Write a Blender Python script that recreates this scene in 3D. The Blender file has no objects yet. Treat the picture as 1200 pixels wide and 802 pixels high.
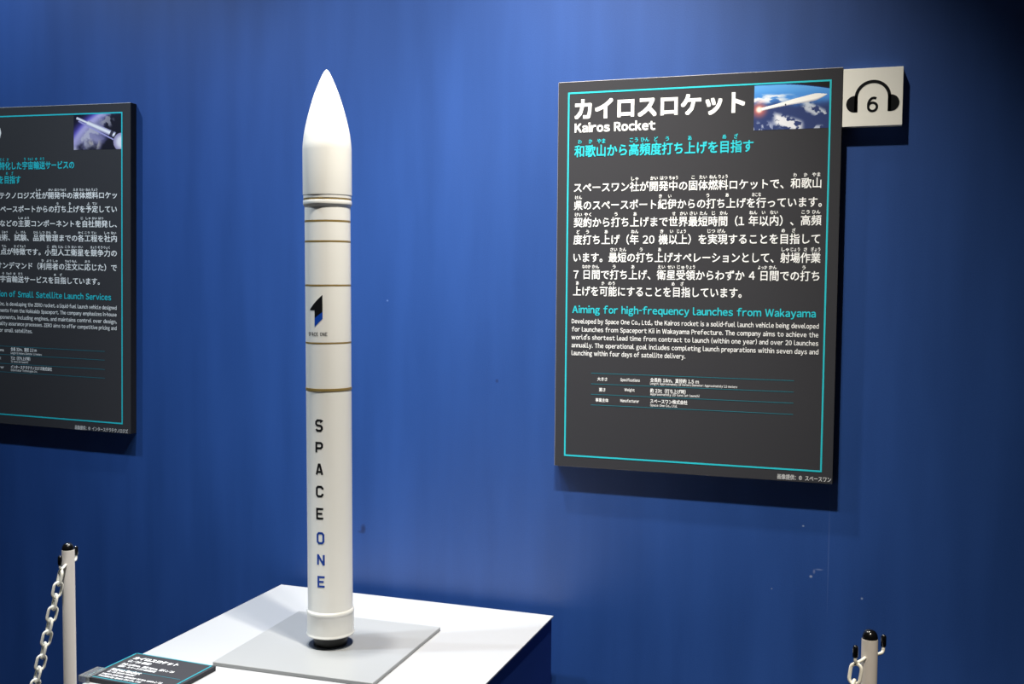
import bpy, bmesh, math, random
from mathutils import Vector, Matrix, noise

# World: X runs along the blue wall (wall face at Y = 0, room at Y < 0), Z up, floor at Z = 0.
Z0 = 1.05                     # height of the lower edge of the right-hand panel
scene = bpy.context.scene
col = scene.collection

# ---------------------------------------------------------------- helpers
def lin(c):
    return tuple(((v/255)/12.92 if v/255 <= .04045 else ((v/255+.055)/1.055)**2.4) for v in c)

def mat(name, rgb, rough=.5, metal=0, spec=.5, trans=0, ior=1.45, coat=0):
    m = bpy.data.materials.new(name); m.use_nodes = True
    b = m.node_tree.nodes['Principled BSDF']
    b.inputs['Base Color'].default_value = (*lin(rgb), 1)
    b.inputs['Roughness'].default_value = rough
    b.inputs['Metallic'].default_value = metal
    b.inputs['Specular IOR Level'].default_value = spec
    b.inputs['Transmission Weight'].default_value = trans
    b.inputs['IOR'].default_value = ior
    b.inputs['Coat Weight'].default_value = coat
    return m

def bump(m, scale, strength, dist=.001, detail=3, stretch=None, rough_var=0):
    nt = m.node_tree; b = nt.nodes['Principled BSDF']
    tc = nt.nodes.new('ShaderNodeTexCoord'); mp = nt.nodes.new('ShaderNodeMapping')
    if stretch: mp.inputs['Scale'].default_value = stretch
    nz = nt.nodes.new('ShaderNodeTexNoise'); nz.inputs['Scale'].default_value = scale; nz.inputs['Detail'].default_value = detail
    bp = nt.nodes.new('ShaderNodeBump'); bp.inputs['Strength'].default_value = strength; bp.inputs['Distance'].default_value = dist
    nt.links.new(tc.outputs['Object'], mp.inputs['Vector']); nt.links.new(mp.outputs['Vector'], nz.inputs['Vector'])
    nt.links.new(nz.outputs['Fac'], bp.inputs['Height']); nt.links.new(bp.outputs['Normal'], b.inputs['Normal'])
    return nz

def link(o, parent=None):
    col.objects.link(o)
    if parent: o.parent = parent
    return o

def obj(name, bm, m, parent=None, smooth=False, loc=None):
    me = bpy.data.meshes.new(name); bm.to_mesh(me); bm.free()
    if smooth:
        for p in me.polygons: p.use_smooth = True
    for x in (m if isinstance(m, (list, tuple)) else [m]): me.materials.append(x)
    o = bpy.data.objects.new(name, me)
    if loc: o.location = loc
    return link(o, parent)

def sharp(o, deg=35):
    me = o.data
    for p in me.polygons: p.use_smooth = True
    bm = bmesh.new(); bm.from_mesh(me)
    for e in bm.edges:
        if len(e.link_faces) == 2 and e.calc_face_angle(0) > math.radians(deg): e.smooth = False
    bm.to_mesh(me); bm.free()
    return o

def thing(name, label, cat, loc=(0,0,0), group=None):
    o = bpy.data.objects.new(name, None); link(o); o.location = loc; o.empty_display_size = .05
    o['label'] = label; o['category'] = cat
    if group: o['group'] = group
    return o

def tag(o, label, cat, group=None):
    o['label'] = label; o['category'] = cat
    if group: o['group'] = group
    return o

def box(x0, x1, y0, y1, z0, z1, bevel=0, seg=2, bm=None):
    own = bm or bmesh.new()
    r = bmesh.ops.create_cube(own, size=1)
    for v in r['verts']:
        v.co = Vector(((x0+x1)/2+v.co.x*(x1-x0), (y0+y1)/2+v.co.y*(y1-y0), (z0+z1)/2+v.co.z*(z1-z0)))
    if bevel:
        es = list({e for v in r['verts'] for e in v.link_edges})
        bmesh.ops.bevel(own, geom=es, offset=bevel, segments=seg, affect='EDGES', profile=.5)
    return own

def lathe(profile, n=96, bm=None, cap=True):
    """profile: list of (r, z) from top to bottom."""
    bm = bm or bmesh.new(); rings = []
    for r, z in profile:
        if r < 1e-5: rings.append([bm.verts.new((0, 0, z))])
        else: rings.append([bm.verts.new((r*math.cos(2*math.pi*k/n), r*math.sin(2*math.pi*k/n), z)) for k in range(n)])
    for a, b in zip(rings, rings[1:]):
        for k in range(n):
            k2 = (k+1) % n
            if len(a) == 1 and len(b) > 1: bm.faces.new((a[0], b[k], b[k2]))
            elif len(b) == 1 and len(a) > 1: bm.faces.new((a[k2], a[k], b[0]))
            elif len(a) > 1: bm.faces.new((a[k2], a[k], b[k], b[k2]))
    if cap:
        for rg in (rings[0], rings[-1]):
            if len(rg) > 1: bm.faces.new(rg)
    bmesh.ops.recalc_face_normals(bm, faces=bm.faces)
    return bm

def tube(pts, rad, n=12, closed=False, bm=None, caps=True):
    bm = bm or bmesh.new(); pts = [Vector(p) for p in pts]; N = len(pts); rings = []
    up = Vector((0.13, .31, .94)).normalized(); prev = None
    for i, p in enumerate(pts):
        t = ((pts[(i+1) % N] if closed or i < N-1 else p) - (pts[i-1] if closed or i > 0 else p)).normalized()
        if prev is None:
            a = t.cross(up).normalized()
        else:
            a = (prev - t*prev.dot(t)).normalized()
        prev = a; b = t.cross(a)
        rings.append([bm.verts.new(p + rad*(a*math.cos(2*math.pi*k/n)+b*math.sin(2*math.pi*k/n))) for k in range(n)])
    for i in range(N if closed else N-1):
        A, B = rings[i], rings[(i+1) % N]
        for k in range(n): bm.faces.new((A[k], A[(k+1) % n], B[(k+1) % n], B[k]))
    if not closed and caps:
        bm.faces.new(rings[0][::-1]); bm.faces.new(rings[-1])
    bmesh.ops.recalc_face_normals(bm, faces=bm.faces)
    return bm

# ---------------------------------------------------------------- materials
def wall_material():
    m = mat('blue_wall_cloth', (44, 84, 165), .46, spec=.95)
    nt = m.node_tree; b = nt.nodes['Principled BSDF']; N = nt.nodes.new; L = nt.links.new
    tc = N('ShaderNodeTexCoord')
    # slightly uneven dye in the wall covering, streaked vertically
    mp = N('ShaderNodeMapping'); mp.inputs['Scale'].default_value = (1, 1, .12)
    nz = N('ShaderNodeTexNoise'); nz.inputs['Scale'].default_value = 14; nz.inputs['Detail'].default_value = 4
    L(tc.outputs['Object'], mp.inputs['Vector']); L(mp.outputs['Vector'], nz.inputs['Vector'])
    nf = N('ShaderNodeTexNoise'); nf.inputs['Scale'].default_value = 420; nf.inputs['Detail'].default_value = 2
    L(tc.outputs['Object'], nf.inputs['Vector'])
    ad = N('ShaderNodeMath'); ad.operation = 'ADD'
    ms = N('ShaderNodeMath'); ms.operation = 'MULTIPLY'; ms.inputs[1].default_value = .6
    L(nf.outputs['Fac'], ms.inputs[0]); L(ms.outputs[0], ad.inputs[0]); L(nz.outputs['Fac'], ad.inputs[1])
    cr = N('ShaderNodeValToRGB')
    cr.color_ramp.elements[0].position = .45; cr.color_ramp.elements[0].color = (*lin(WALL_A), 1)
    cr.color_ramp.elements[1].position = 1.15 if False else 1.0; cr.color_ramp.elements[1].color = (*lin(WALL_B), 1)
    L(ad.outputs[0], cr.inputs['Fac'])
    last = cr.outputs['Color']
    # scuffs and pinholes that belong to the wall: (x, z, rx, rz, colour)
    for x, z, rx, rz, c in SCUFFS:
        mp2 = N('ShaderNodeMapping'); mp2.vector_type = 'POINT'
        mp2.inputs['Location'].default_value = (-x/rx, 0, -z/rz); mp2.inputs['Scale'].default_value = (1/rx, 0, 1/rz)
        ln = N('ShaderNodeVectorMath'); ln.operation = 'LENGTH'
        L(tc.outputs['Object'], mp2.inputs['Vector']); L(mp2.outputs['Vector'], ln.inputs[0])
        mr = N('ShaderNodeMapRange'); mr.inputs['From Min'].default_value = 1.0; mr.inputs['From Max'].default_value = .3
        L(ln.outputs['Value'], mr.inputs['Value'])
        mm = N('ShaderNodeMath'); mm.operation = 'MULTIPLY'; mm.inputs[1].default_value = c[3]
        L(mr.outputs[0], mm.inputs[0])
        mx = N('ShaderNodeMix'); mx.data_type = 'RGBA'
        L(mm.outputs[0], mx.inputs['Factor']); L(last, mx.inputs['A']); mx.inputs['B'].default_value = (*lin(c[:3]), 1)
        last = mx.outputs['Result']
    L(last, b.inputs['Base Color'])
    bp = N('ShaderNodeBump'); bp.inputs['Strength'].default_value = .25; bp.inputs['Distance'].default_value = .0006
    L(nf.outputs['Fac'], bp.inputs['Height'])
    mp3 = N('ShaderNodeMapping'); mp3.inputs['Scale'].default_value = (1, 1, .05)
    n3 = N('ShaderNodeTexNoise'); n3.inputs['Scale'].default_value = 3.2; n3.inputs['Detail'].default_value = 1
    L(tc.outputs['Object'], mp3.inputs['Vector']); L(mp3.outputs['Vector'], n3.inputs['Vector'])
    b2 = N('ShaderNodeBump'); b2.inputs['Strength'].default_value = 1; b2.inputs['Distance'].default_value = .0007
    L(n3.outputs['Fac'], b2.inputs['Height']); L(bp.outputs['Normal'], b2.inputs['Normal'])
    L(b2.outputs['Normal'], b.inputs['Normal'])
    return m

WALL_A, WALL_B = (24, 64, 130), (36, 77, 149)
SCUFFS = [(-.483, Z0-.188, .009, .014, (14, 30, 80, .75)), (-.489, Z0-.196, .012, .005, (14, 30, 80, .5)),
          (-.145, Z0+.181, .005, .006, (16, 34, 90, .7)), (.536, Z0-.096, .003, .0025, (150, 165, 200, .9)),
          (.554, Z0-.201, .004, .0035, (160, 170, 200, .9)), (.570, Z0-.185, .010, .0025, (120, 140, 190, .6)),
          (.560, Z0-.19, .003, .006, (140, 150, 190, .5)), (.656, Z0-.237, .003, .003, (150, 165, 200, .9)),
          (.588, Z0-.15, .0012, .16, (90, 115, 175, .45)), (.475, Z0-.235, .002, .002, (150, 160, 190, .8)),
          (-.42, Z0+.36, .003, .003, (110, 140, 205, .7))]
M = {
 'wall': wall_material(),
 'floor': mat('grey_carpet', (36, 37, 42), .95),
 'ceiling': mat('dark_ceiling', (40, 40, 44), .9),
 'white_top': mat('white_laminate', (172, 173, 175), .42),
 'plinth': mat('blue_plinth_cloth', (26, 62, 146), .7, spec=.3),
 'board_face': mat('charcoal_print', (57, 57, 61), .8, spec=.15),
 'board_edge': mat('panel_core', (26, 26, 28), .7),
 'board_rim': mat('cut_rim_highlight', (178, 172, 168), .6),  # pale cut edge, with the grazing-light highlight put into its colour
 'cyan': mat('cyan_ink', (40, 196, 210), .55),
 'rule': mat('teal_rule_ink', (30, 122, 140), .55),
 'ink_white': mat('white_ink', (250, 250, 250), .55),
 'ink_grey': mat('light_grey_ink', (205, 205, 205), .55),
 'rocket': mat('white_rocket_paint', (238, 236, 230), .36, spec=.5),
 'brass': mat('brass_seam', (168, 142, 84), .38, metal=.35),
 'black': mat('black_paint', (10, 11, 14), .4),
 'logo_blue': mat('blue_paint', (8, 66, 168), .4),
 'plug': mat('black_plastic', (14, 14, 15), .38),
 'ring': mat('dark_grey_ring', (72, 76, 82), .5),
 'plate': mat('brushed_grey_plate', (154, 155, 155), .36, spec=.5),
 'sign': mat('cream_sign_face', (248, 246, 238), .5),
 'post': mat('light_grey_post', (222, 216, 210), .45),
 'chain': mat('ivory_plastic', (246, 244, 232), .35),
 'rubber': mat('black_rubber', (12, 12, 13), .22, coat=.5),
 'clear': mat('clear_acrylic', (232, 236, 236), .10, trans=.88, ior=1.3),
 'cyan_dull': mat('caption_cyan_ink', (40, 138, 152), .5),
}
bump(M['white_top'], 60, .05, .0005)
bump(M['plate'], 90, .08, .0004, stretch=(1, 12, 1))
bump(M['board_face'], 500, .12, .0003)
bump(M['post'], 300, .15, .0004)
bump(M['floor'], 400, .8, .004)
bump(M['plinth'], 400, .2, .0006)

# ---------------------------------------------------------------- text
def glyphs(body, weight):
    c = bpy.data.curves.new('lettering', 'FONT'); c.body = body; c.size = 1
    c.resolution_u = 2; c.offset = weight
    o = bpy.data.objects.new('lettering', c); col.objects.link(o)
    bpy.context.view_layer.update()
    dg = bpy.context.evaluated_depsgraph_get()
    me = bpy.data.meshes.new_from_object(o.evaluated_get(dg))
    vs = [tuple(v.co) for v in me.vertices]; fs = [tuple(p.vertices) for p in me.polygons]
    bpy.data.objects.remove(o); bpy.data.curves.remove(c); bpy.data.meshes.remove(me)
    return vs, fs

GLYPH = {}
def glyph(ch):
    """flat outline of one character; Latin is taken from the full-width forms of the same sans face as the Japanese"""
    if ch not in GLYPH:
        wide = chr(ord(ch)+0xFEE0) if '!' <= ch <= '~' else ch
        GLYPH[ch] = glyphs(wide, 0)
    return GLYPH[ch]

def lay_text(bm, body, u0, u1, v, em, weight, place):
    """Fit one line of writing between u0 and u1 (metres), baseline v; place(u, v, k) -> 3-D point.
    Strokes are thickened by overlapping copies."""
    out = []; x = 0; full = any(ord(ch) > 0x2fff for ch in body)
    for ch in body:
        if ch == ' ': x += .36; continue
        vs, fs = glyph(ch)
        if '!' <= ch <= '~':
            a = min(p[0] for p in vs); b = max(p[0] for p in vs)
            gap = .055; k = .45 if ch == '-' else 1
            out.append(([((p[0]-a)*k+x+gap, p[1]) for p in vs], fs)); x += (b-a)*k+2*gap
        else:
            out.append(([(p[0]+x, p[1]) for p in vs], fs)); x += 1
    a = min(p[0] for vs, _ in out for p in vs)-weight; b = max(p[0] for vs, _ in out for p in vs)+weight; s = (u1-u0)/(b-a)
    offs = ((0, 0), (1, 1), (1, -1), (-1, -1), (-1, 1), (1, 0), (-1, 0), (0, 1), (0, -1))
    offs = offs[:1] if weight == 0 else offs[1:5] if weight < .03 else offs
    for vs, fs in out:
        for k, (dx, dy) in enumerate(offs):
            nv = [bm.verts.new(place(u0+(p[0]+dx*weight-a)*s, v+(p[1]+dy*weight)*em, k)) for p in vs]
            for f in fs:
                try: bm.faces.new([nv[i] for i in f])
                except ValueError: pass

WEIGHT = {0: 0, 1: .013, 2: .020, 3: .036}
def panel_text(rows, root, y):
    parts = {}
    for part, body, u0, u1, v, em, w in rows:
        bm = parts.setdefault({'heading_ruby': 'heading', 'body_ruby': 'body', 'table_small': 'table'}.get(part, part), bmesh.new())
        wt = WEIGHT[w] if not part.endswith('ruby') else .02
        lay_text(bm, body, u0/1000, u1/1000, v/1000, em/1000, wt, lambda a, b, k: (a, y-k*.00001, b))
    for part, bm in parts.items():
        m = M['cyan'] if part in ('heading', 'heading_ruby', 'english_heading') else M['ink_grey'] if part in ('credit',) else M['ink_white']
        for f in bm.faces:
            f.normal_update()
            if f.normal.y > 0: f.normal_flip()
        obj(part + ('_text' if not part.endswith('heading') else ''), bm, m, root)
KAIROS_TEXT = [
  ('title', 'カイロスロケット', 37.5, 401.2, 762.8, 48.1, 3) ,
  ('subtitle', 'Kairos Rocket', 37.9, 215.2, 732.0, 24.3, 3) ,
  ('heading', '和歌山から高頻度打ち上げを目指す', 37.9, 420.0, 680.7, 27.2, 2) ,
  ('heading_ruby', 'わ', 45.9, 53.8, 707.4, 10.9, 1) ,
  ('heading_ruby', 'か', 69.8, 77.7, 707.4, 10.9, 1) ,
  ('heading_ruby', 'やま', 88.5, 106.7, 707.4, 10.9, 1) ,
  ('heading_ruby', 'こう', 160.2, 178.3, 707.4, 10.9, 1) ,
  ('heading_ruby', 'ひん', 184.1, 202.2, 707.4, 10.9, 1) ,
  ('heading_ruby', 'ど', 213.1, 221.0, 707.4, 10.9, 1) ,
  ('heading_ruby', 'う', 237.0, 244.8, 707.4, 10.9, 1) ,
  ('heading_ruby', 'あ', 284.7, 292.6, 707.4, 10.9, 1) ,
  ('heading_ruby', 'め', 356.4, 364.3, 707.4, 10.9, 1) ,
  ('heading_ruby', 'ざ', 380.3, 388.1, 707.4, 10.9, 1) ,
  ('body', 'スペースワン社が開発中の固体燃料ロケットで、和歌山', 37.9, 556.5, 604.1, 22.4, 1) ,
  ('body_ruby', 'しゃ', 164.8, 180.6, 626.1, 9.0, 1) ,
  ('body_ruby', 'かい', 206.3, 222.1, 626.1, 9.0, 1) ,
  ('body_ruby', 'はつ', 227.1, 242.8, 626.1, 9.0, 1) ,
  ('body_ruby', 'ちゅう', 246.4, 265.0, 626.1, 9.0, 1) ,
  ('body_ruby', 'こ', 293.8, 300.6, 626.1, 9.0, 1) ,
  ('body_ruby', 'たい', 310.0, 325.8, 626.1, 9.0, 1) ,
  ('body_ruby', 'ねん', 330.8, 346.6, 626.1, 9.0, 1) ,
  ('body_ruby', 'りょう', 350.1, 368.7, 626.1, 9.0, 1) ,
  ('body_ruby', 'わ', 501.2, 508.0, 626.1, 9.0, 1) ,
  ('body_ruby', 'か', 521.9, 528.8, 626.1, 9.0, 1) ,
  ('body_ruby', 'やま', 538.2, 554.0, 626.1, 9.0, 1) ,
  ('body', '県のスペースポート紀伊からの打ち上げを行っています。', 38.4, 558.4, 565.8, 22.4, 1) ,
  ('body_ruby', 'けん', 40.8, 56.0, 587.8, 9.0, 1) ,
  ('body_ruby', 'き', 225.1, 231.7, 587.8, 9.0, 1) ,
  ('body_ruby', 'い', 245.1, 251.7, 587.8, 9.0, 1) ,
  ('body_ruby', 'う', 325.1, 331.7, 587.8, 9.0, 1) ,
  ('body_ruby', 'あ', 365.1, 371.7, 587.8, 9.0, 1) ,
  ('body_ruby', 'おこな', 419.4, 437.4, 587.8, 9.0, 1) ,
  ('body', '契約から打ち上げまで世界最短時間（1 年以内）、高頻', 38.4, 558.3, 528.7, 22.5, 1) ,
  ('body_ruby', 'けい', 40.9, 56.8, 550.8, 9.0, 1) ,
  ('body_ruby', 'やく', 61.8, 77.7, 550.8, 9.0, 1) ,
  ('body_ruby', 'う', 128.9, 135.8, 550.8, 9.0, 1) ,
  ('body_ruby', 'あ', 170.7, 177.6, 550.8, 9.0, 1) ,
  ('body_ruby', 'せ', 254.2, 261.1, 550.8, 9.0, 1) ,
  ('body_ruby', 'かい', 270.6, 286.5, 550.8, 9.0, 1) ,
  ('body_ruby', 'さい', 291.5, 307.3, 550.8, 9.0, 1) ,
  ('body_ruby', 'たん', 312.3, 328.2, 550.8, 9.0, 1) ,
  ('body_ruby', 'じ', 337.7, 344.6, 550.8, 9.0, 1) ,
  ('body_ruby', 'かん', 354.1, 370.0, 550.8, 9.0, 1) ,
  ('body_ruby', 'ねん', 414.6, 430.5, 550.8, 9.0, 1) ,
  ('body_ruby', 'い', 440.0, 446.9, 550.8, 9.0, 1) ,
  ('body_ruby', 'ない', 456.4, 472.3, 550.8, 9.0, 1) ,
  ('body_ruby', 'こう', 519.0, 534.9, 550.8, 9.0, 1) ,
  ('body_ruby', 'ひん', 539.9, 555.8, 550.8, 9.0, 1) ,
  ('body', '度打ち上げ（年 20 機以上）を実現することを目指して', 38.1, 556.8, 491.3, 22.5, 1) ,
  ('body_ruby', 'ど', 45.1, 52.0, 513.4, 9.0, 1) ,
  ('body_ruby', 'う', 66.1, 73.0, 513.4, 9.0, 1) ,
  ('body_ruby', 'あ', 107.9, 114.8, 513.4, 9.0, 1) ,
  ('body_ruby', 'ねん', 166.1, 182.0, 513.4, 9.0, 1) ,
  ('body_ruby', 'き', 229.2, 236.1, 513.4, 9.0, 1) ,
  ('body_ruby', 'い', 250.1, 257.0, 513.4, 9.0, 1) ,
  ('body_ruby', 'じょう', 265.1, 283.9, 513.4, 9.0, 1) ,
  ('body_ruby', 'じつ', 329.3, 345.2, 513.4, 9.0, 1) ,
  ('body_ruby', 'げん', 350.2, 366.1, 513.4, 9.0, 1) ,
  ('body_ruby', 'め', 480.2, 487.1, 513.4, 9.0, 1) ,
  ('body_ruby', 'ざ', 501.1, 508.0, 513.4, 9.0, 1) ,
  ('body', 'います。最短の打ち上げオペレーションとして、射場作業', 38.6, 558.6, 452.8, 22.5, 1) ,
  ('body_ruby', 'さい', 121.0, 136.2, 474.9, 9.0, 1) ,
  ('body_ruby', 'たん', 141.0, 156.2, 474.9, 9.0, 1) ,
  ('body_ruby', 'う', 185.3, 191.9, 474.9, 9.0, 1) ,
  ('body_ruby', 'あ', 225.3, 231.9, 474.9, 9.0, 1) ,
  ('body_ruby', 'しゃ', 481.0, 496.2, 474.9, 9.0, 1) ,
  ('body_ruby', 'じょう', 499.6, 517.6, 474.9, 9.0, 1) ,
  ('body_ruby', 'さ', 525.3, 531.9, 474.9, 9.0, 1) ,
  ('body_ruby', 'ぎょう', 539.6, 557.6, 474.9, 9.0, 1) ,
  ('body', '7 日間で打ち上げ、衛星受領からわずか 4 日間での打ち', 39.1, 557.3, 415.8, 22.6, 1) ,
  ('body_ruby', 'なのか', 58.7, 77.3, 438.0, 9.0, 1) ,
  ('body_ruby', 'かん', 80.8, 96.5, 438.0, 9.0, 1) ,
  ('body_ruby', 'う', 126.5, 133.3, 438.0, 9.0, 1) ,
  ('body_ruby', 'あ', 167.8, 174.6, 438.0, 9.0, 1) ,
  ('body_ruby', 'えい', 225.3, 241.0, 438.0, 9.0, 1) ,
  ('body_ruby', 'せい', 246.0, 261.6, 438.0, 9.0, 1) ,
  ('body_ruby', 'じゅ', 266.6, 282.3, 438.0, 9.0, 1) ,
  ('body_ruby', 'りょう', 285.8, 304.4, 438.0, 9.0, 1) ,
  ('body_ruby', 'よっか', 434.5, 453.0, 438.0, 9.0, 1) ,
  ('body_ruby', 'かん', 456.6, 472.2, 438.0, 9.0, 1) ,
  ('body_ruby', 'う', 522.9, 529.7, 438.0, 9.0, 1) ,
  ('body', '上げを可能にすることを目指しています。', 38.6, 402.3, 379.5, 22.9, 1) ,
  ('body_ruby', 'あ', 45.0, 51.3, 402.0, 9.2, 1) ,
  ('body_ruby', 'か', 102.4, 108.7, 402.0, 9.2, 1) ,
  ('body_ruby', 'のう', 117.4, 132.0, 402.0, 9.2, 1) ,
  ('body_ruby', 'め', 255.5, 261.9, 402.0, 9.2, 1) ,
  ('body_ruby', 'ざ', 274.7, 281.0, 402.0, 9.2, 1) ,
  ('english_heading', 'Aiming for high-frequency launches from Wakayama', 37.3, 552.1, 340.2, 20.3, 2) ,
  ('english', 'Developed by Space One Co., Ltd., the Kairos rocket is a solid-fuel launch vehicle being developed', 36.4, 558.5, 317.2, 13.0, 1) ,
  ('english', 'for launches from Spaceport Kii in Wakayama Prefecture. The company aims to achieve the', 36.6, 558.1, 299.5, 13.0, 1) ,
  ('english', "world's shortest lead time from contract to launch (within one year) and over 20 launches", 36.4, 558.5, 282.2, 13.0, 1) ,
  ('english', 'annually. The operational goal includes completing launch preparations within seven days and', 36.7, 558.9, 264.7, 13.0, 1) ,
  ('english', 'launching within four days of satellite delivery.', 36.9, 287.3, 247.3, 13.3, 1) ,
  ('table', '大きさ', 95.9, 118.1, 193.7, 8.6, 2) ,
  ('table', '重さ', 100.1, 114.4, 170.5, 8.6, 2) ,
  ('table', '事業主体', 92.3, 121.4, 147.5, 8.6, 2) ,
  ('table', 'Specifications', 147.3, 190.2, 194.2, 8.1, 2) ,
  ('table', 'Weight', 156.7, 179.1, 172.7, 8.1, 2) ,
  ('table', 'Manufacturer', 148.0, 189.4, 148.7, 8.2, 2) ,
  ('table', '全長約 18m、直径約 1.5 m', 212.7, 317.1, 195.5, 9.8, 2) ,
  ('table_small', 'Length: Approximately 18 meters Diameter: Approximately 1.5 meters', 212.8, 397.4, 189.1, 6.5, 1) ,
  ('table', '約 23t（打ち上げ時）', 213.1, 289.5, 172.6, 9.9, 2) ,
  ('table_small', 'Approximately 23 tons (at launch)', 213.2, 318.7, 166.3, 6.6, 1) ,
  ('table', 'スペースワン株式会社', 213.4, 293.7, 150.0, 9.9, 2) ,
  ('table_small', 'Space One Co., Ltd.', 213.6, 271.8, 142.5, 6.6, 1) ,
  ('credit', '画像提供：© スペースワン', 483.2, 590.2, 4.3, 11.7, 2) ,
]
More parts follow.
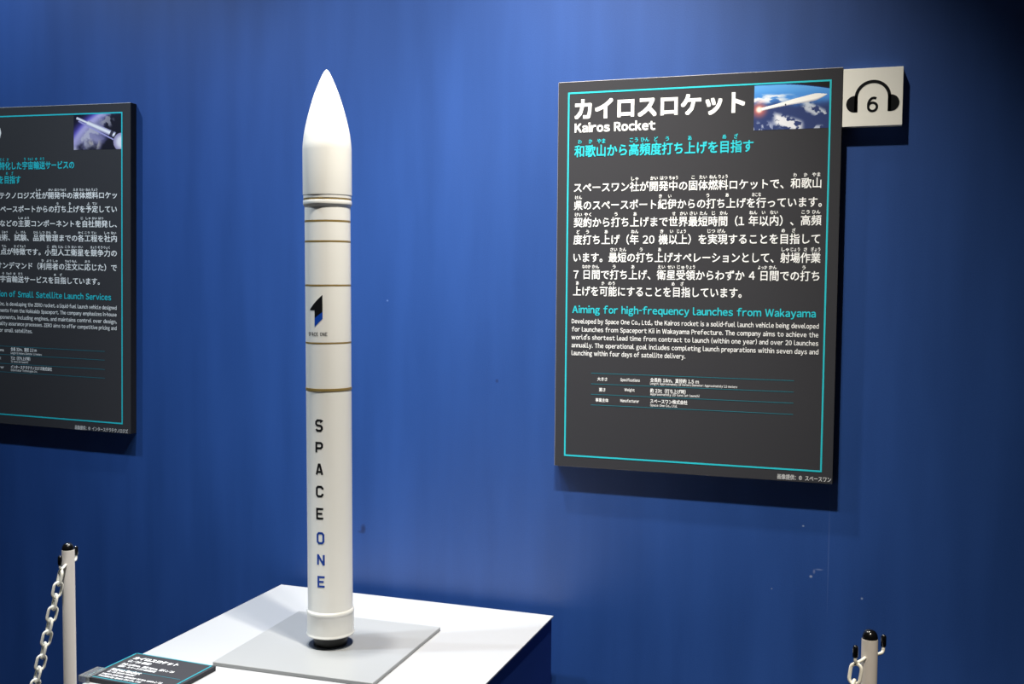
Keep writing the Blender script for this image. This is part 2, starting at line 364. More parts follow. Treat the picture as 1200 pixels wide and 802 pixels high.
ZERO_TEXT = [
  ('title', 'ZERO', 89.7, 180.3, 759.8, 40.4, 3) ,
  ('heading', '特化した宇宙輸送サービスの', 173.8, 417.8, 679.4, 22.1, 2) ,
  ('heading_ruby', 'とく', 176.0, 190.3, 701.1, 8.8, 1) ,
  ('heading_ruby', 'か', 198.8, 205.0, 701.1, 8.8, 1) ,
  ('heading_ruby', 'う', 255.1, 261.3, 701.1, 8.8, 1) ,
  ('heading_ruby', 'ちゅう', 268.6, 285.5, 701.1, 8.8, 1) ,
  ('heading_ruby', 'ゆ', 292.7, 298.9, 701.1, 8.8, 1) ,
  ('heading_ruby', 'そう', 307.4, 321.7, 701.1, 8.8, 1) ,
  ('heading', 'を目指す', 170.8, 244.2, 642.7, 22.4, 2) ,
  ('heading_ruby', 'め', 195.3, 201.4, 664.7, 9.0, 1) ,
  ('heading_ruby', 'ざ', 213.7, 219.7, 664.7, 9.0, 1) ,
  ('body', 'テクノロジズ社が開発中の液体燃料ロケッ', 173.3, 550.9, 602.5, 18.9, 1) ,
  ('body_ruby', 'しゃ', 294.9, 310.0, 621.1, 7.6, 1) ,
  ('body_ruby', 'かい', 334.7, 349.8, 621.1, 7.6, 1) ,
  ('body_ruby', 'はつ', 354.6, 369.7, 621.1, 7.6, 1) ,
  ('body_ruby', 'ちゅう', 373.0, 390.9, 621.1, 7.6, 1) ,
  ('body_ruby', 'えき', 414.2, 429.3, 621.1, 7.6, 1) ,
  ('body_ruby', 'たい', 434.1, 449.2, 621.1, 7.6, 1) ,
  ('body_ruby', 'ねん', 453.9, 469.0, 621.1, 7.6, 1) ,
  ('body_ruby', 'りょう', 472.4, 490.3, 621.1, 7.6, 1) ,
  ('body', 'スペースポートからの打ち上げを予定してい', 157.1, 550.9, 566.9, 19.0, 1) ,
  ('body_ruby', 'う', 360.6, 367.1, 585.5, 7.6, 1) ,
  ('body_ruby', 'あ', 400.0, 406.5, 585.5, 7.6, 1) ,
  ('body_ruby', 'よ', 459.0, 465.5, 585.5, 7.6, 1) ,
  ('body_ruby', 'てい', 474.5, 489.5, 585.5, 7.6, 1) ,
  ('body', 'などの主要コンポーネントを自社開発し、', 174.0, 550.8, 529.2, 19.0, 1) ,
  ('body_ruby', 'しゅ', 235.8, 250.9, 547.9, 7.6, 1) ,
  ('body_ruby', 'よう', 255.7, 270.7, 547.9, 7.6, 1) ,
  ('body_ruby', 'じ', 438.5, 445.0, 547.9, 7.6, 1) ,
  ('body_ruby', 'しゃ', 454.0, 469.1, 547.9, 7.6, 1) ,
  ('body_ruby', 'かい', 473.9, 488.9, 547.9, 7.6, 1) ,
  ('body_ruby', 'はつ', 493.7, 508.8, 547.9, 7.6, 1) ,
  ('body', '技術、試験、品質管理までの各工程を社内', 159.2, 550.8, 492.0, 19.1, 1) ,
  ('body_ruby', 'じゅつ', 180.8, 199.3, 510.7, 7.6, 1) ,
  ('body_ruby', 'し', 227.9, 234.7, 510.7, 7.6, 1) ,
  ('body_ruby', 'けん', 244.1, 259.7, 510.7, 7.6, 1) ,
  ('body_ruby', 'ひん', 285.3, 301.0, 510.7, 7.6, 1) ,
  ('body_ruby', 'しつ', 305.9, 321.6, 510.7, 7.6, 1) ,
  ('body_ruby', 'かん', 326.5, 342.2, 510.7, 7.6, 1) ,
  ('body_ruby', 'り', 351.6, 358.4, 510.7, 7.6, 1) ,
  ('body_ruby', 'かく', 429.6, 445.2, 510.7, 7.6, 1) ,
  ('body_ruby', 'こう', 450.2, 465.8, 510.7, 7.6, 1) ,
  ('body_ruby', 'てい', 470.8, 486.5, 510.7, 7.6, 1) ,
  ('body_ruby', 'しゃ', 512.0, 527.7, 510.7, 7.6, 1) ,
  ('body_ruby', 'ない', 532.6, 548.3, 510.7, 7.6, 1) ,
  ('body', 'る点が特徴です。小型人工衛星を競争力の', 155.9, 550.7, 454.8, 19.1, 1) ,
  ('body_ruby', 'てん', 179.2, 194.9, 473.5, 7.6, 1) ,
  ('body_ruby', 'とく', 220.7, 236.5, 473.5, 7.6, 1) ,
  ('body_ruby', 'ちょう', 240.0, 258.7, 473.5, 7.6, 1) ,
  ('body_ruby', 'こ', 329.1, 335.9, 473.5, 7.6, 1) ,
  ('body_ruby', 'がた', 345.4, 361.2, 473.5, 7.6, 1) ,
  ('body_ruby', 'じん', 366.2, 382.0, 473.5, 7.6, 1) ,
  ('body_ruby', 'こう', 387.0, 402.7, 473.5, 7.6, 1) ,
  ('body_ruby', 'えい', 407.7, 423.5, 473.5, 7.6, 1) ,
  ('body_ruby', 'せい', 428.5, 444.3, 473.5, 7.6, 1) ,
  ('body_ruby', 'きょう', 468.6, 487.3, 473.5, 7.6, 1) ,
  ('body_ruby', 'そう', 490.9, 506.7, 473.5, 7.6, 1) ,
  ('body_ruby', 'りょく', 510.2, 528.9, 473.5, 7.6, 1) ,
  ('body', 'オンデマンド（利用者の注文に応じた）で', 161.3, 550.6, 417.8, 19.1, 1) ,
  ('body_ruby', 'り', 311.6, 318.3, 436.6, 7.6, 1) ,
  ('body_ruby', 'よう', 327.7, 343.2, 436.6, 7.6, 1) ,
  ('body_ruby', 'しゃ', 348.2, 363.7, 436.6, 7.6, 1) ,
  ('body_ruby', 'ちゅう', 387.7, 406.2, 436.6, 7.6, 1) ,
  ('body_ruby', 'もん', 409.6, 425.2, 436.6, 7.6, 1) ,
  ('body_ruby', 'おう', 450.6, 466.2, 436.6, 7.6, 1) ,
  ('body', '宇宙輸送サービスを目指しています。', 173.9, 497.4, 381.5, 19.2, 1) ,
  ('body_ruby', 'う', 180.3, 186.5, 400.4, 7.7, 1) ,
  ('body_ruby', 'ちゅう', 193.9, 211.0, 400.4, 7.7, 1) ,
  ('body_ruby', 'ゆ', 218.3, 224.6, 400.4, 7.7, 1) ,
  ('body_ruby', 'そう', 233.3, 247.7, 400.4, 7.7, 1) ,
  ('body_ruby', 'め', 351.5, 357.8, 400.4, 7.7, 1) ,
  ('body_ruby', 'ざ', 370.6, 376.8, 400.4, 7.7, 1) ,
  ('english_heading', 'Realization of Small Satellite Launch Services', 93.4, 532.8, 341.7, 19.9, 2) ,
  ('english', 'Inc. is developing the ZERO rocket, a liquid-fuel launch vehicle designed', 168.9, 549.7, 317.9, 12.5, 1) ,
  ('english', 'components from the Hokkaido Spaceport. The company emphasizes in-house', 136.8, 549.7, 300.5, 12.5, 1) ,
  ('english', 'components, including engines, and maintains control over design,', 148.2, 549.6, 282.5, 12.5, 1) ,
  ('english', 'quality assurance processes. ZERO aims to offer competitive pricing and', 159.7, 549.6, 265.5, 12.5, 1) ,
  ('english', 'needs for small satellites.', 127.5, 279.6, 247.4, 12.8, 1) ,
  ('table', 'Specifications', 115.1, 184.1, 195.3, 8.7, 2) ,
  ('table', 'Weight', 138.3, 174.1, 173.5, 8.7, 2) ,
  ('table', 'Manufacturer', 117.5, 183.7, 148.9, 8.8, 2) ,
  ('table', '全長 32m、直径 2.3 m', 207.2, 293.3, 198.1, 10.9, 2) ,
  ('table_small', 'Length 32 meters, Diameter 2.3 meters', 207.1, 310.1, 189.2, 7.3, 1) ,
  ('table', '71t（打ち上げ時）', 206.9, 272.0, 174.4, 10.5, 2) ,
  ('table_small', '71 tons (at launch)', 206.9, 264.8, 166.5, 7.3, 1) ,
  ('table', 'インターステラテクノロジズ株式会社', 206.7, 343.4, 150.7, 10.5, 2) ,
  ('table_small', 'Interstellar Technologies Inc.', 206.7, 295.8, 143.3, 7.3, 1) ,
  ('credit', '画像提供：© インターステラテクノロジズ', 417.1, 584.5, 1.5, 12.0, 2) ,
]

# ---------------------------------------------------------------- printed pictures (flat prints on the panels)
def sm(a, b, x):
    t = max(0, min(1, (x-a)/(b-a))) if a != b else (1 if x > a else 0)
    return t*t*(3-2*t)
def mixc(a, b, t): return tuple(a[i]+(b[i]-a[i])*t for i in range(3))
def fbm(x, y, s, seed=0):
    return sum(noise.noise(Vector((x*s*2**k+seed, y*s*2**k-seed, seed*1.7)))*.5**k for k in range(5))
def seg_d(px, py, ax, ay, bx, by):
    dx, dy = bx-ax, by-ay; t = ((px-ax)*dx+(py-ay)*dy)/(dx*dx+dy*dy)
    cross = ((px-ax)*dy-(py-ay)*dx)/math.hypot(dx, dy)
    return t, cross

def earth_day(s, t):      # s right, t down, both 0..1 ; picture is 1.62 times as wide as tall
    asp = 1.62; x = s*asp
    limb = .02+.14*max(0, s-.32)**1.6/.54
    c = mixc((95, 170, 240), (70, 140, 220), sm(.05, .3, t))
    c = mixc(c, (40, 56, 108), sm(.30, .56, t+.05*fbm(x, t, 3, 4)))
    n = fbm(x*.8+.3, t*3.0, 4.2, 2)
    band = sm(.20, .26, t)*(1-sm(.36, .46, t))*(1-sm(.3, .62, s))
    c = mixc(c, (235, 238, 245), .95*sm(-.25, .22, n)*band)
    d2 = abs((t-.62)-(s-.82)*.9)
    c = mixc(c, (215, 220, 228), .85*sm(-.1, .2, fbm(x, t*1.3, 9, 8))*(1-sm(.06, .17, d2))*sm(.60, .70, s)*(1-sm(.72, .8, t)))
    d3 = abs((t-.84)-(s-.42)*.55)
    c = mixc(c, (235, 235, 240), .95*sm(-.2, .05, fbm(x, t*1.3, 8, 5)+.08)*(1-sm(.06, .2, d3))*sm(.22, .32, s)*(1-sm(.6, .7, s)))
    c = mixc(c, (200, 205, 225), .75*sm(0, .25, fbm(x, t, 6, 11))*sm(.76, .9, t)*(1-sm(.2, .35, s)))
    c = mixc(c, (210, 215, 230), .8*sm(-.05, .25, fbm(x, t, 7, 13))*sm(.9, .97, t)*sm(.72, .8, s)*(1-sm(.88, .95, s)))
    if t < limb: c = mixc((20, 40, 120), (12, 10, 14), sm(0, .035, limb-t))
    g = math.hypot((s-.07)*asp, t-.55)
    c = mixc(c, (215, 110, 95), .9*(1-sm(.02, .26, g)))
    # rocket body, tail at left, nose at right
    u, w = seg_d(x, t, .10*asp, .545, .965*asp, .262)
    if 0 <= u <= 1:
        hw = .034+.044*sm(.1, .85, u)
        if u > .78: hw *= (1-((u-.78)/.22)**1.7)
        off = .012*sm(.4, .8, u)
        if abs(w+off) < hw:
            k = (w+off)/hw
            c = mixc((250, 248, 245), (180, 180, 190), sm(-.9, -.2, -k) if False else sm(.3, 1, -k))
    if math.hypot((s-.42)*asp, t-.465) < .018: c = (40, 40, 50)
    c = mixc(c, (255, 250, 235), 1-sm(.02, .10, g))
    return c

def earth_dusk(s, t):
    asp = 1.3; x = s*asp
    # limb: arc from lower left to the top
    d = (math.hypot(x-1.75, t-1.75)-2.02)          # > 0 is space
    space = mixc((95, 85, 200), (14, 12, 40), sm(0, .30, d))
    n = fbm(x, t, 3.5, 3)
    ground = mixc((150, 145, 185), (45, 45, 95), sm(.25, .75, s*.8+.15*n+.25*(1-t)*.0))
    ground = mixc(ground, (205, 200, 215), .75*sm(0, .3, n)*(1-sm(.45, .75, s)))
    ground = mixc(ground, (14, 14, 34), sm(.42, .75, s*.75+t*.3-.5*fbm(x, t, 2.2, 9)*.6))
    ground = mixc(ground, (170, 165, 175), .8*sm(.02, .3, fbm(x, t, 6, 6))*(1-sm(.10, .26, math.hypot(x-.9, t-.2))))
    ground = mixc(ground, (205, 195, 190), .7*sm(-.1, .25, fbm(x, t, 5, 16))*(1-sm(.1, .25, math.hypot(x-.55, t-.85))))
    c = mixc(ground, space, sm(-.02, .03, d))
    c = mixc(c, (190, 180, 235), .8*(1-sm(0, .16, abs(d+.03))))
    u, w = seg_d(x, t, .06*asp, .10, .86*asp, .60)
    if 0 <= u <= 1:
        hw = .036 if u < .28 else .072
        if abs(w) < hw:
            k = w/hw
            c = mixc((248, 246, 252), (150, 145, 185), sm(.2, 1, abs(k)))
            if .88 < u < .95: c = (60, 58, 78)
    u, w = seg_d(x, t, .10*asp, .19, .83*asp, .73)
    if 0 <= u <= 1 and abs(w) < .020: c = (165, 160, 215)
    g = math.hypot((s-1.0)*asp/1.05, (t-.80)/1.2)
    if g < .21: c = mixc((235, 230, 240), (160, 150, 190), sm(.08, .21, g))
    return c

def printed_picture(root, u0, u1, v0, v1, y, fn, mname, nx=200, ny=128):
    bm = bmesh.new(); cl = bm.loops.layers.float_color.new('print')
    g = [[bm.verts.new((u0+(u1-u0)*i/nx, y, v1-(v1-v0)*j/ny)) for i in range(nx+1)] for j in range(ny+1)]
    for j in range(ny):
        for i in range(nx):
            f = bm.faces.new((g[j][i], g[j+1][i], g[j+1][i+1], g[j][i+1]))
            c = lin(fn((i+.5)/nx, (j+.5)/ny))
            for l in f.loops: l[cl] = (*c, 1)
    m = mat(mname, (128, 128, 128), .5)
    a = m.node_tree.nodes.new('ShaderNodeVertexColor'); a.layer_name = 'print'
    m.node_tree.links.new(a.outputs['Color'], m.node_tree.nodes['Principled BSDF'].inputs['Base Color'])
    return obj('printed_picture', bm, m, root)

# ---------------------------------------------------------------- setting
def structure(name, bm, m, kind='structure'):
    o = obj(name, bm, m); o['kind'] = kind; return o
structure('wall_back', box(-4.2, 4.2, 0, .08, 0, 3.3), M['wall'])
structure('floor', box(-4.2, 4.2, -5.5, .08, -.06, 0), M['floor'])

# ---------------------------------------------------------------- wall panels
T = .022                                   # panel thickness
W, H = .5932, .841
def frame_lines(x0, x1, z0, z1, w, y, d=.0004):
    bm = bmesh.new()
    box(x0, x1, y-d, y, z1-w, z1, bm=bm); box(x0, x1, y-d, y, z0, z0+w, bm=bm)
    box(x0, x0+w, y-d, y, z0+w, z1-w, bm=bm); box(x1-w, x1, y-d, y, z0+w, z1-w, bm=bm)
    return bm

def panel(name, label, loc, rot, rows, frame, pic, fn, rules, pname):
    root = thing(name, label, 'sign', loc, 'museum text panels on the blue wall')
    root.rotation_euler = (0, rot, 0)
    bm = box(0, W, -T, 0, 0, H, bevel=.0007, seg=1)
    for f in bm.faces:
        f.normal_update(); n = f.normal
        f.material_index = 0 if n.y < -.95 else (1 if max(abs(n.x), abs(n.y), abs(n.z)) > .95 or n.x > .5 else 2)  # bevels get the painted rim highlight, except the right-hand ones
    obj('board', bm, [M['board_face'], M['board_edge'], M['board_rim']], root)
    y = -T
    obj('cyan_border', frame_lines(*frame, .0034, y), M['cyan'], root)
    bm = bmesh.new()
    for z in rules: box(.0819, .512, y-.0003, y, z-.0005, z+.0005, bm=bm)
    obj('table_rules', bm, M['rule'], root)
    printed_picture(root, *pic, y-.00025, fn, pname)
    panel_text(rows, root, y-.0005)
    return root

panel('information_panel', 'charcoal panel on the blue wall, whole in view, headed Kairos Rocket in English', (0, 0, Z0), 0,
      KAIROS_TEXT, (.0222, .5715, .0230, .8180), (.4196, .5690, .7222, .8150), earth_day,
      (.2090, .1856, .1626, .1393), 'printed_day_picture')
LX, LZ, LR = -1.12838, .01163, .01403
px_, pz_ = LX-.3, H/2                       # the left panel hangs very slightly out of true about this point
dx_, dz_ = (LX-W)-px_, LZ-pz_
loc = (px_+dx_*math.cos(LR)+dz_*math.sin(LR), 0, Z0+pz_-dx_*math.sin(LR)+dz_*math.cos(LR))
panel('information_panel', 'charcoal text panel with a purple space picture, cut off by the left edge', loc, LR,
      ZERO_TEXT, (.0222, .5680, .0235, .8187), (.4165, .5655, .7256, .8160), earth_dusk,
      (.2090, .1866, .1624, .1397), 'printed_dusk_picture')

# headphone sign
S0 = .1130
sg = thing('audio_guide_sign', 'small square cream sign with black headphones and the number 6', 'sign', (.5937, 0, Z0+.7227))
bm = box(0, S0, -.021, 0, 0, S0+.0012, bevel=.0006, seg=2)
obj('board', bm, M['sign'], sg)
def flat_poly(bm, pts, y):
    f = bm.faces.new([bm.verts.new((p[0], y, p[1])) for p in pts])
    f.normal_update()
    if f.normal.y > 0: f.normal_flip()
y = -.0214; cx, cz, ro, ri = .0568, .0559, .0347, .0284; zb = .0280
bm = bmesh.new(); n = 40
for k in range(n):
    a, b = math.pi*k/n, math.pi*(k+1)/n
    flat_poly(bm, [(cx+ro*math.cos(a), cz+ro*math.sin(a)), (cx+ro*math.cos(b), cz+ro*math.sin(b)),
                   (cx+ri*math.cos(b), cz+ri*math.sin(b)), (cx+ri*math.cos(a), cz+ri*math.sin(a))], y)
for s in (-1, 1):
    flat_poly(bm, [(cx+s*ri, zb), (cx+s*ri, cz+.001), (cx+s*ro, cz+.001), (cx+s*ro, zb)], y)
    ec, er = cx+s*.0345, .0163
    pts = [(cx+s*ri, zb)]
    for k in range(33):
        a = -math.pi/2+math.pi*k/32
        pts.append((cx+s*(.0342+.0160*math.cos(a)), zb+er+er*math.sin(a)))
    pts.append((cx+s*ri, zb+2*er))
    flat_poly(bm, pts, y)
obj('headphones_symbol', bm, M['black'], sg)
bm = bmesh.new()
def arc_band(bm, cx, cz, r, w, a0, a1, n=36, sx=1):
    for k in range(n):
        a, b = a0+(a1-a0)*k/n, a0+(a1-a0)*(k+1)/n
        flat_poly(bm, [(cx+(r+w/2)*sx*math.cos(a), cz+(r+w/2)*math.sin(a)), (cx+(r+w/2)*sx*math.cos(b), cz+(r+w/2)*math.sin(b)),
                       (cx+(r-w/2)*sx*math.cos(b), cz+(r-w/2)*math.sin(b)), (cx+(r-w/2)*sx*math.cos(a), cz+(r-w/2)*math.sin(a))], y)
arc_band(bm, .0568, .0376, .0082, .0047, 0, 2*math.pi)
# the stem sweeps up from the left of the bowl and curls over at the top
stem = []
for k in range(25):
    t = k/24; a = math.radians(182-118*t)
    stem.append((.0588+.0102*math.cos(a), .0405+.0148*math.sin(a)))
for p, q_ in zip(stem, stem[1:]):
    d = Vector((q_[0]-p[0], q_[1]-p[1])).normalized(); nx_, nz_ = -d.y*.00235, d.x*.00235
    flat_poly(bm, [(p[0]+nx_, p[1]+nz_), (q_[0]+nx_+d.x*.0002, q_[1]+nz_+d.y*.0002), (q_[0]-nx_+d.x*.0002, q_[1]-nz_+d.y*.0002), (p[0]-nx_, p[1]-nz_)], y-.00002)
obj('number_six', bm, M['black'], sg)

# ---------------------------------------------------------------- display table
TZ = Z0-.3318
TX0, TX1, TY0, TY1 = -.6815, .0088, -.86, -.0444
tb = thing('display_plinth', 'white-topped blue display plinth carrying the rocket model', 'table', ((TX0+TX1)/2, (TY0+TY1)/2, 0))
hx, hy = (TX1-TX0)/2, (TY1-TY0)/2
obj('top', box(-hx, hx, -hy, hy, TZ-.004, TZ, bevel=.0008), M['white_top'], tb)
obj('body', box(-hx+.003, hx-.003, -hy+.003, hy-.003, .001, TZ-.0041, bevel=.002), M['plinth'], tb)

# ---------------------------------------------------------------- grey plate under the rocket
PX, PY, PS, PA = -.3497, -.3984, .1679, .024
pl = tag(obj('display_plate', box(-PS, PS, -PS, PS, 0, .0078, bevel=.0014, seg=3), M['plate'], loc=(PX, PY, TZ+.0002)),
         'flat grey square plate lying on the white table top under the rocket', 'base plate')
pl.rotation_euler = (0, 0, PA)

# ---------------------------------------------------------------- rocket model
RX, RY = -.3558+.877*.0030, -.3998+.481*.0030
PHI = math.radians(-61.26)                 # the side that carries the lettering
rk = thing('rocket_model', 'tall white scale model rocket standing on the grey plate', 'model rocket', (RX, RY, TZ+.008))
rk.rotation_mode = 'AXIS_ANGLE'; rk.rotation_axis_angle = (-.0058, -.4809, .8768, 0)
def zz(v): return v-.008                    # heights were taken above the table top
def pr(*a): return [(r, zz(z)) for r, z in a]
nose = pr((0, 1.1500), (.0022, 1.1490), (.0045, 1.1465), (.0080, 1.1405), (.0136, 1.1285), (.0190, 1.1155), (.0241, 1.1025), (.0293, 1.0865),
          (.0340, 1.0705), (.0385, 1.0535), (.0423, 1.0370), (.0447, 1.0240), (.0462, 1.0120), (.0472, 1.0020), (.0476, .9945),
          (.0477, .9600), (.0477, .9080), (.0475, .9055), (.0468, .9046), (.0468, .9030), (.0466, .8992), (.0460, .8985))
# smooth the ogive
def catmull(p, m=4):
    out = []
    for i in range(len(p)-1):
        a, b, c, d = p[max(i-1, 0)], p[i], p[i+1], p[min(i+2, len(p)-1)]
        for k in range(m):
            t = k/m
            out.append(tuple(.5*((2*b[j])+(-a[j]+c[j])*t+(2*a[j]-5*b[j]+4*c[j]-d[j])*t*t+(-a[j]+3*b[j]-3*c[j]+d[j])*t**3) for j in (0, 1)))
    out.append(p[-1]); return out
cone = catmull(nose[2:15])
sharp(obj('nose_fairing', lathe(nose[:2]+[(max(r, 0), z) for r, z in cone]+nose[15:], 128), M['rocket'], rk), 30)
def ring(name, r, z0, z1, m):
    return sharp(obj(name, lathe(pr((r-.0012, z1+.0002), (r, z1), (r, z0), (r-.0012, z0-.0002)), 128), m, rk), 30)
ring('seam_ring', .0466, .8958, .8980, M['brass'])
sharp(obj('collar', lathe(pr((.0455, .8957), (.0470, .8952), (.0474, .8938), (.0474, .8880), (.0470, .8866), (.0452, .8832), (.0446, .8826), (.0440, .8824)), 128), M['rocket'], rk), 40)
R0 = .0446
seams = [(.8541, .0030), (.8147, .0028), (.7291, .0028), (.6166, .0026), (.5251, .0046)]
prev = .8830
for i, (z, h) in enumerate(seams):
    sharp(obj('body_section', lathe(pr((R0-.0008, prev), (R0, prev-.0006), (R0, z+h/2+.0006), (R0-.0008, z+h/2)), 128), M['rocket'], rk), 30)
    ring('seam_ring', R0+.0002 if h < .004 else R0+.0007, z-h/2, z+h/2, M['brass'])
    prev = z-h/2
sharp(obj('booster_body', lathe(pr((R0-.0008, prev), (R0, prev-.0008), (R0, .0850), (R0+.0004, .0830)), 128), M['rocket'], rk), 30)
sharp(obj('tail_skirt', lathe(pr((.0440, .0832), (.0456, .0824), (.0470, .0800), (.0473, .0775), (.0473, .0745), (.0469, .0736), (.0469, .0722), (.0466, .0705),
          (.0466, .0370), (.0470, .0345), (.0478, .0330), (.0480, .0318), (.0474, .0306), (.0440, .0304), (.0350, .0304)), 128), M['rocket'], rk), 40)
sharp(obj('nozzle_plug', lathe(pr((.0345, .0306), (.0345, .0200), (.0330, .0120), (.0330, .0092)), 96), M['plug'], rk), 30)
obj('base_ring', lathe(pr((.0330, .0090), (.0425, .0090), (.0440, .0086), (.0442, .0079), (.0330, .0079)), 96, cap=False), M['ring'], rk)

def on_body(u, z, r=R0+.00025):
    a = PHI+u/R0
    return (r*math.cos(a), r*math.sin(a), zz(z))
def ribbon(bm, pts, w, u0, z0, sx, sz):
    """stroke along pts (unit letter box), width w in metres"""
    P = [Vector((u0+p[0]*sx, z0+p[1]*sz)) for p in pts]
    closed = pts[0] == pts[-1]
    if closed: P = P[:-1]
    n = len(P); L = []; Rr = []
    for i in range(n):
        d1 = (P[i]-P[i-1]).normalized() if (i or closed) else None
        d2 = (P[(i+1) % n]-P[i]).normalized() if (i < n-1 or closed) else None
        if d1 is None: nrm = Vector((-d2.y, d2.x)); k = 1
        elif d2 is None: nrm = Vector((-d1.y, d1.x)); k = 1
        else:
            n1, n2 = Vector((-d1.y, d1.x)), Vector((-d2.y, d2.x)); nrm = (n1+n2).normalized(); k = 1/max(.5, nrm.dot(n1))
        L.append(P[i]+nrm*w/2*k); Rr.append(P[i]-nrm*w/2*k)
    for i in range(n if closed else n-1):
        j = (i+1) % n; m = max(1, int((P[j]-P[i]).length/.0015))
        for q in range(m):
            a, b = q/m, (q+1)/m
            c = [L[i].lerp(L[j], a), L[i].lerp(L[j], b), Rr[i].lerp(Rr[j], b), Rr[i].lerp(Rr[j], a)]
            f = bm.faces.new([bm.verts.new(on_body(v.x, v.y)) for v in c]); f.normal_update()
            ce = f.calc_center_median()
            if f.normal.x*ce.x+f.normal.y*ce.y < 0: f.normal_flip()
c_ = .22; k_ = .16
LET = {
 'S': [[(1, .84), (1, 1-k_), (1-c_, 1), (c_, 1), (0, 1-k_), (0, .5+k_), (c_*.8, .53), (1-c_*.8, .47), (1, .5-k_), (1, k_), (1-c_, 0), (c_, 0), (0, k_), (0, .16)]],
 'P': [[(0, -.06), (0, 1), (1-c_, 1), (1, 1-k_), (1, .42+k_), (1-c_, .42), (0, .42)]],
 'A': [[(0, -.06), (.42, 1.02), (.58, 1.02), (1, -.06)], [(.14, .24), (.86, .24)]],
 'C': [[(1, .72), (1, 1-k_), (1-c_, 1), (c_, 1), (0, 1-k_), (0, k_), (c_, 0), (1-c_, 0), (1, k_), (1, .28)]],
 'E': [[(1.08, 1), (0, 1), (0, 0), (1.08, 0)], [(0, .5), (.92, .5)]],
 'O': [[(c_, 1), (1-c_, 1), (1, 1-k_), (1, k_), (1-c_, 0), (c_, 0), (0, k_), (0, 1-k_), (c_, 1)]],
 'N': [[(0, -.06), (0, 1), (.06, 1), (.94, 0), (1, 0), (1, 1.06)]],
}
wl = .0041
for ch, zt, zb_, u, m in (('S', .4680, .4437, -.0203, 'black'), ('P', .4236, .4018, -.0202, 'black'), ('A', .3808, .3580, -.0202, 'black'), ('C', .3371, .3143, -.0199, 'black'),
                       ('E', .2932, .2703, -.0197, 'black'), ('O', .2450, .2212, -.0190, 'logo_blue'), ('N', .2009, .1788, -.0185, 'logo_blue'), ('E', .1576, .1346, -.0180, 'logo_blue')):
    bm = bmesh.new()
    for st in LET[ch]: ribbon(bm, st, wl, u-.0082+wl/2, zb_+wl/2, .0164-wl, (zt-zb_)-wl)
    o = obj('painted_letter', bm, M[m], rk)
    if m == 'logo_blue': o['label'] = 'blue painted letter ' + ch
bm = bmesh.new()
u = -.0452; hgt = .0072
for ch in 'SPACE ONE':
    if ch == ' ': u += .0030; continue
    for st in LET[ch]: ribbon(bm, st, .0009, u+.0006, .6310+.0006, .0043-.0012, hgt-.0012)
    u += .00515
obj('company_name', bm, M['black'], rk)
def strip(bm, ua, ub, top, bot, n=24, rows=6):
    for i in range(n):
        a, b = ua+(ub-ua)*i/n, ua+(ub-ua)*(i+1)/n
        if abs(top(a)-bot(a)) < 1e-6 and abs(top(b)-bot(b)) < 1e-6: continue
        f = bm.faces.new([bm.verts.new(on_body(*p)) for p in ((a, bot(a)), (b, bot(b)), (b, top(b)), (a, top(a)+1e-6))])
        f.normal_update(); ce = f.calc_center_median()
        if f.normal.x*ce.x+f.normal.y*ce.y < 0: f.normal_flip()
A0, A1, A2 = -.0408, -.0280, -.0110
top = lambda u: .6815+(.7110-.6815)*(((u-A0)/(A2-A0))+.035*math.sin(math.pi*(u-A0)/(A2-A0)))
split = lambda u: .6655+(.6780-.6655)*((u-A1)/(A2-A1))
low = lambda u: .6486+(.6646-.6486)*((u-A1)/(A2-A1))
bm = bmesh.new(); strip(bm, A0, A1, top, lambda u: .6812); strip(bm, A1, A2, top, split)
obj('arrow_logo', bm, M['black'], rk)
bm = bmesh.new(); strip(bm, A1, A2, split, low)
o = obj('arrow_logo_foot', bm, M['logo_blue'], rk); o['label'] = 'blue lower end of the arrow logo'

# ---------------------------------------------------------------- caption block at the table's corner
cp = thing('caption_block', 'small charcoal caption slab with cyan border at the left of the white table top', 'caption', (-.6825, -.706, TZ+.0002))
cp.rotation_euler = (0, 0, math.radians(-2.2))
CW, CY0, CY1, CT = .186, -.013, .1225, .0092
obj('slab', box(0, CW, CY0, CY1, 0, CT, bevel=.0006), M['board_face'], cp)
bm = bmesh.new(); w = .0032
for a in ((.0004, CW-.006, CY1-w, CY1-.0004), (.0004, CW-.006, CY0+.004, CY0+.004+w*.8), (.0004, .0004+w, CY0+.004, CY1-.001), (CW-.006-w, CW-.006, CY0+.004, CY1-.001)):
    box(a[0], a[1], a[2], a[3], CT, CT+.0003, bm=bm)
obj('cyan_border', bm, M['cyan_dull'], cp)
bm = bmesh.new(); box(.016, .169, .0395, .0404, CT, CT+.0003, bm=bm); obj('divider_rule', bm, M['rule'], cp)
bm = bmesh.new()
for body, a, b, v, em, wt in (('カイロスロケット', 16, 119, 93, 14.5, .034), ('(1/16 模型)', 17, 68, 77.5, 11, .024), ('全長 1138mm、直径 94mm、縮尺 1/16', 16, 135, 61, 10, .02),
                          ('提供：スペースワン株式会社', 17, 103, 50, 9, .02), ('Kairos Rocket', 17.5, 85, 30.5, 12.5, .034), ('(1/16 scale model)', 18.5, 80, 20.5, 9, .022),
                          ('Length 1138 mm, diameter 94 mm, scale 1/16', 16.5, 151, 8.5, 9, .02), ('Provided by Space One Co., Ltd.', 17, 113, -1.5, 8.5, .02)):
    lay_text(bm, body, a/1000, b/1000, v/1000, em/1000, wt, lambda p, q_, k: (p, q_, CT+.0004+k*.00001))
for f in bm.faces:
    f.normal_update()
    if f.normal.z < 0: f.normal_flip()
obj('caption_text', bm, M['ink_white'], cp)
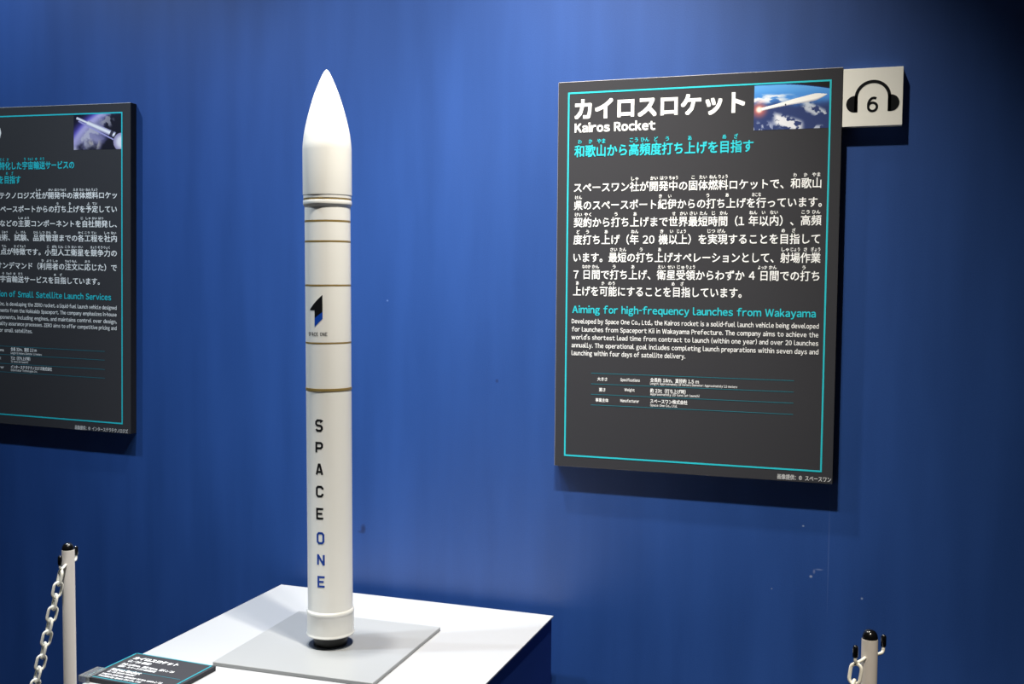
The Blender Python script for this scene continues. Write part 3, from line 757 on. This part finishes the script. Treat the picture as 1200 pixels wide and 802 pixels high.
# clear clip on the left front corner
bm = bmesh.new()
box(-.0125, .012, -.0165, .030, CT+.0006, CT+.0026, bevel=.0006, bm=bm)
box(-.0125, .012, -.0190, -.0168, .0003, CT+.0026, bevel=.0006, bm=bm)
box(-.0125, -.0105, -.0166, .030, -.022, CT+.0004, bevel=.0006, bm=bm)
obj('acrylic_clip', bm, M['clear'], cp)

# ---------------------------------------------------------------- barrier posts and chains
PZ = Z0+.0005                               # top of the tube
def make_post(label, x, y, az):
    r = thing('barrier_post', label, 'barrier post', (x, y, 0), 'grey chain barrier posts in front of the display')
    obj('base', lathe([(.0, .016), (.03, .016), (.11, .010), (.12, .004), (.12, 0), (0, 0)], 64, cap=False), M['rubber'], r)
    pb = lathe([(.0080, PZ), (.0090, PZ-.0008), (.0092, PZ-.003), (.0092, .012)], 48)
    sharp(obj('tube', pb, M['post'], r), 30)
    capb = lathe([(0, PZ+.0100), (.0028, PZ+.0097), (.0053, PZ+.0086), (.0074, PZ+.0062), (.0085, PZ+.0032), (.0089, PZ+.0006), (.0089, PZ-.0004), (.006, PZ-.0004)], 40)
    obj('end_cap', capb, M['rubber'], r, smooth=True)
    for s in (0, math.pi):
        d = Vector((math.cos(az+s), math.sin(az+s), 0)); zc = PZ-.0215
        pts = []
        for k in range(10):
            t = k/9; pts.append(d*(.0085+.0165*t)+Vector((0, 0, zc-.002*math.sin(t*math.pi/2))))
        for k in range(1, 9):
            a = math.pi/2*k/8; pts.append(d*(.0250+.0045*math.sin(a))+Vector((0, 0, zc-.002+.0045*(1-math.cos(a)))))
        e = pts[-1]; pts.append(e+Vector((0, 0, .003)))
        h = obj('hook', tube(pts, .0019, 12), M['chain'], r, smooth=True)
        e = pts[-1]
        prof = [(0, .0140), (.0014, .0137), (.0026, .0125), (.0031, .0105), (.0031, .0005), (.0024, -.0006), (0, -.0006)]
        tb_ = lathe(prof, 20, cap=False); bmesh.ops.translate(tb_, verts=tb_.verts, vec=e)
        obj('hook_tip', tb_, M['rubber'], h, smooth=True)
    return r

HK = .0262                                   # where the first link hangs on the hook
def link_mesh():
    """one oval chain link, long axis Z, inner length .0182, wire .0042"""
    wr = .0021; hl = .0135-wr; hw = .0082-wr; pts = []
    s = hl-hw
    for k in range(13):
        a = math.pi*k/12; pts.append((hw*math.cos(a), 0, s+hw*math.sin(a)))
    for k in range(13):
        a = math.pi+math.pi*k/12; pts.append((hw*math.cos(a), 0, -s+hw*math.sin(a)))
    bm = tube(pts, wr, 10, closed=True)
    me = bpy.data.meshes.new('chain_link'); bm.to_mesh(me); bm.free()
    for p in me.polygons: p.use_smooth = True
    me.materials.append(M['chain']); return me
LINK = link_mesh()

def chain(label, start, az, D, steep, roll0, n_max=99):
    """hanging chain: catenary leaving `start` towards azimuth az, spanning D"""
    u = math.asinh(steep); a = D/2/u
    pitch = .0186; total = 2*a*math.sinh(u); n = min(n_max, int(total/pitch))
    root = thing('barrier_chain', label, 'chain', start, 'ivory plastic barrier chains')
    d = Vector((math.cos(az), math.sin(az), 0))
    def P(s):
        x = a*math.asinh((s-total/2)/a)
        return d*(x+D/2)+Vector((0, 0, a*math.cosh(x/a)-a*math.cosh(u)))
    side = Vector((-d.y, d.x, 0))
    for k in range(n):
        s = (k+.5)*pitch; p = P(s); t = (P(s+.002)-P(s-.002)).normalized()
        o = bpy.data.objects.new('chain_link', LINK); link(o, root)
        b = side.cross(t).normalized()
        ang = roll0+(math.pi/2 if k % 2 else 0)+.10*math.sin(k*1.7)
        xa = (side*math.cos(ang)+b*math.sin(ang)).normalized(); ya = t.cross(xa)
        o.matrix_local = Matrix.Translation(p) @ Matrix((xa, ya, t)).transposed().to_4x4()
    return root, d*D

AZL = math.radians(-71)
make_post('light grey barrier post with black cap at the lower left, left of the white table', -.4688, -1.0, AZL)
AZR = math.radians(59)
make_post('light grey barrier post with black cap at the lower right of the photo', .6783, -1.0, AZR)
hl_ = (-.4688+HK*math.cos(AZL), -1.0+HK*math.sin(AZL), PZ-.0245)
chain('ivory chain hanging from the left barrier post down past the left edge', (hl_[0], hl_[1], PZ-.0270), math.radians(-150), .75, 4.9, .5)
a = math.radians(-150); d = Vector((math.cos(a), math.sin(a), 0))
e = Vector((hl_[0], hl_[1], 0))+d*(.75+HK)
make_post('further barrier post that holds the far end of the left chain, outside the left edge', e.x, e.y, a)
hr_ = (.6783-HK*math.cos(AZR), -1.0-HK*math.sin(AZR), PZ-.0245)
chain('ivory chain whose few top links hang from the lower right barrier post', (hr_[0], hr_[1], PZ-.0270), math.radians(-128), .75, 5.0, .4)
a = math.radians(-128); d = Vector((math.cos(a), math.sin(a), 0))
e = Vector((hr_[0], hr_[1], 0))+d*(.75+HK)
make_post('nearer barrier post below the lower edge that holds the far end of the right chain', e.x, e.y, a)

# ---------------------------------------------------------------- lights: a row of ceiling spots along the wall, plus added fill spots
def spot(name, loc, aim, power, colr, size=95, blend=.8, radius=.03):
    l = bpy.data.lights.new(name, 'SPOT'); l.energy = power; l.color = colr
    l.spot_size = math.radians(size); l.spot_blend = blend; l.shadow_soft_size = radius
    o = bpy.data.objects.new(name, l); o.location = loc
    o.rotation_euler = (Vector(aim)-Vector(loc)).to_track_quat('-Z', 'Y').to_euler(); link(o)
    return o
LH = TZ+2.37
spot('overhead_spot', (-.425, -.425, LH), (-.17, -.26, 1.0), 170, (1, .97, .93), 72, 1)
spot('overhead_spot', (-1.0, -.75, LH), (-.74, -.47, 1.2), 138, (.80, .90, 1), 74, 1)
spot('overhead_spot', (-1.75, -.75, LH), (-1.50, -.25, 1.5), 105, (.76, .90, 1), 92, 1)
spot('overhead_spot', (.24, -.75, LH), (.08, -.30, .6), 225, (1, .95, .84), 76, 1)
spot('overhead_spot', (.10, -.75, LH), (.0, -.02, 1.1), 125, (1, .96, .90), 48, 1)  # fill added to brighten the middle of the wall and the table's rear
spot('post_fill_spot', (.35, -1.9, LH), (-.5, -1.2, .75), 200, (1, .98, .95), 30, .6)  # unseen lamp added to brighten the left barrier post
spot('post_fill_spot', (.9, -2.4, LH), (.75, -1.15, .6), 190, (1, .90, .76), 40, .6)  # added warm fill for the front of the right barrier post
WORLD, EXPOSURE = .02, 0.0
world = bpy.data.worlds.new('hall'); scene.world = world; world.use_nodes = True
world.node_tree.nodes['Background'].inputs['Color'].default_value = (.80, .88, 1, 1)
world.node_tree.nodes['Background'].inputs['Strength'].default_value = WORLD

# ---------------------------------------------------------------- camera
CX, CY, CZ, YAW, PIT, ROL, F = 0.684094, -2.295819, 0.412312+Z0, -0.332837, -0.058172, 0.0085130, 1261.8526
fw = Vector((math.sin(YAW)*math.cos(PIT), math.cos(YAW)*math.cos(PIT), math.sin(PIT)))
rt = Vector((math.cos(YAW), -math.sin(YAW), 0)); up = rt.cross(fw)
r2 = rt*math.cos(ROL)+up*math.sin(ROL); u2 = -rt*math.sin(ROL)+up*math.cos(ROL)
cam = bpy.data.cameras.new('camera'); co = bpy.data.objects.new('camera', cam); link(co)
co.matrix_world = Matrix.Translation((CX, CY, CZ)) @ Matrix((r2, u2, -fw)).transposed().to_4x4()
cam.sensor_width = 36; cam.lens = F/1200*36; cam.clip_start = .05
scene.camera = co
scene.view_settings.view_transform = 'Standard'; scene.view_settings.look = 'None'
scene.view_settings.exposure = EXPOSURE; scene.view_settings.gamma = 1; scene.view_settings.use_curve_mapping = False
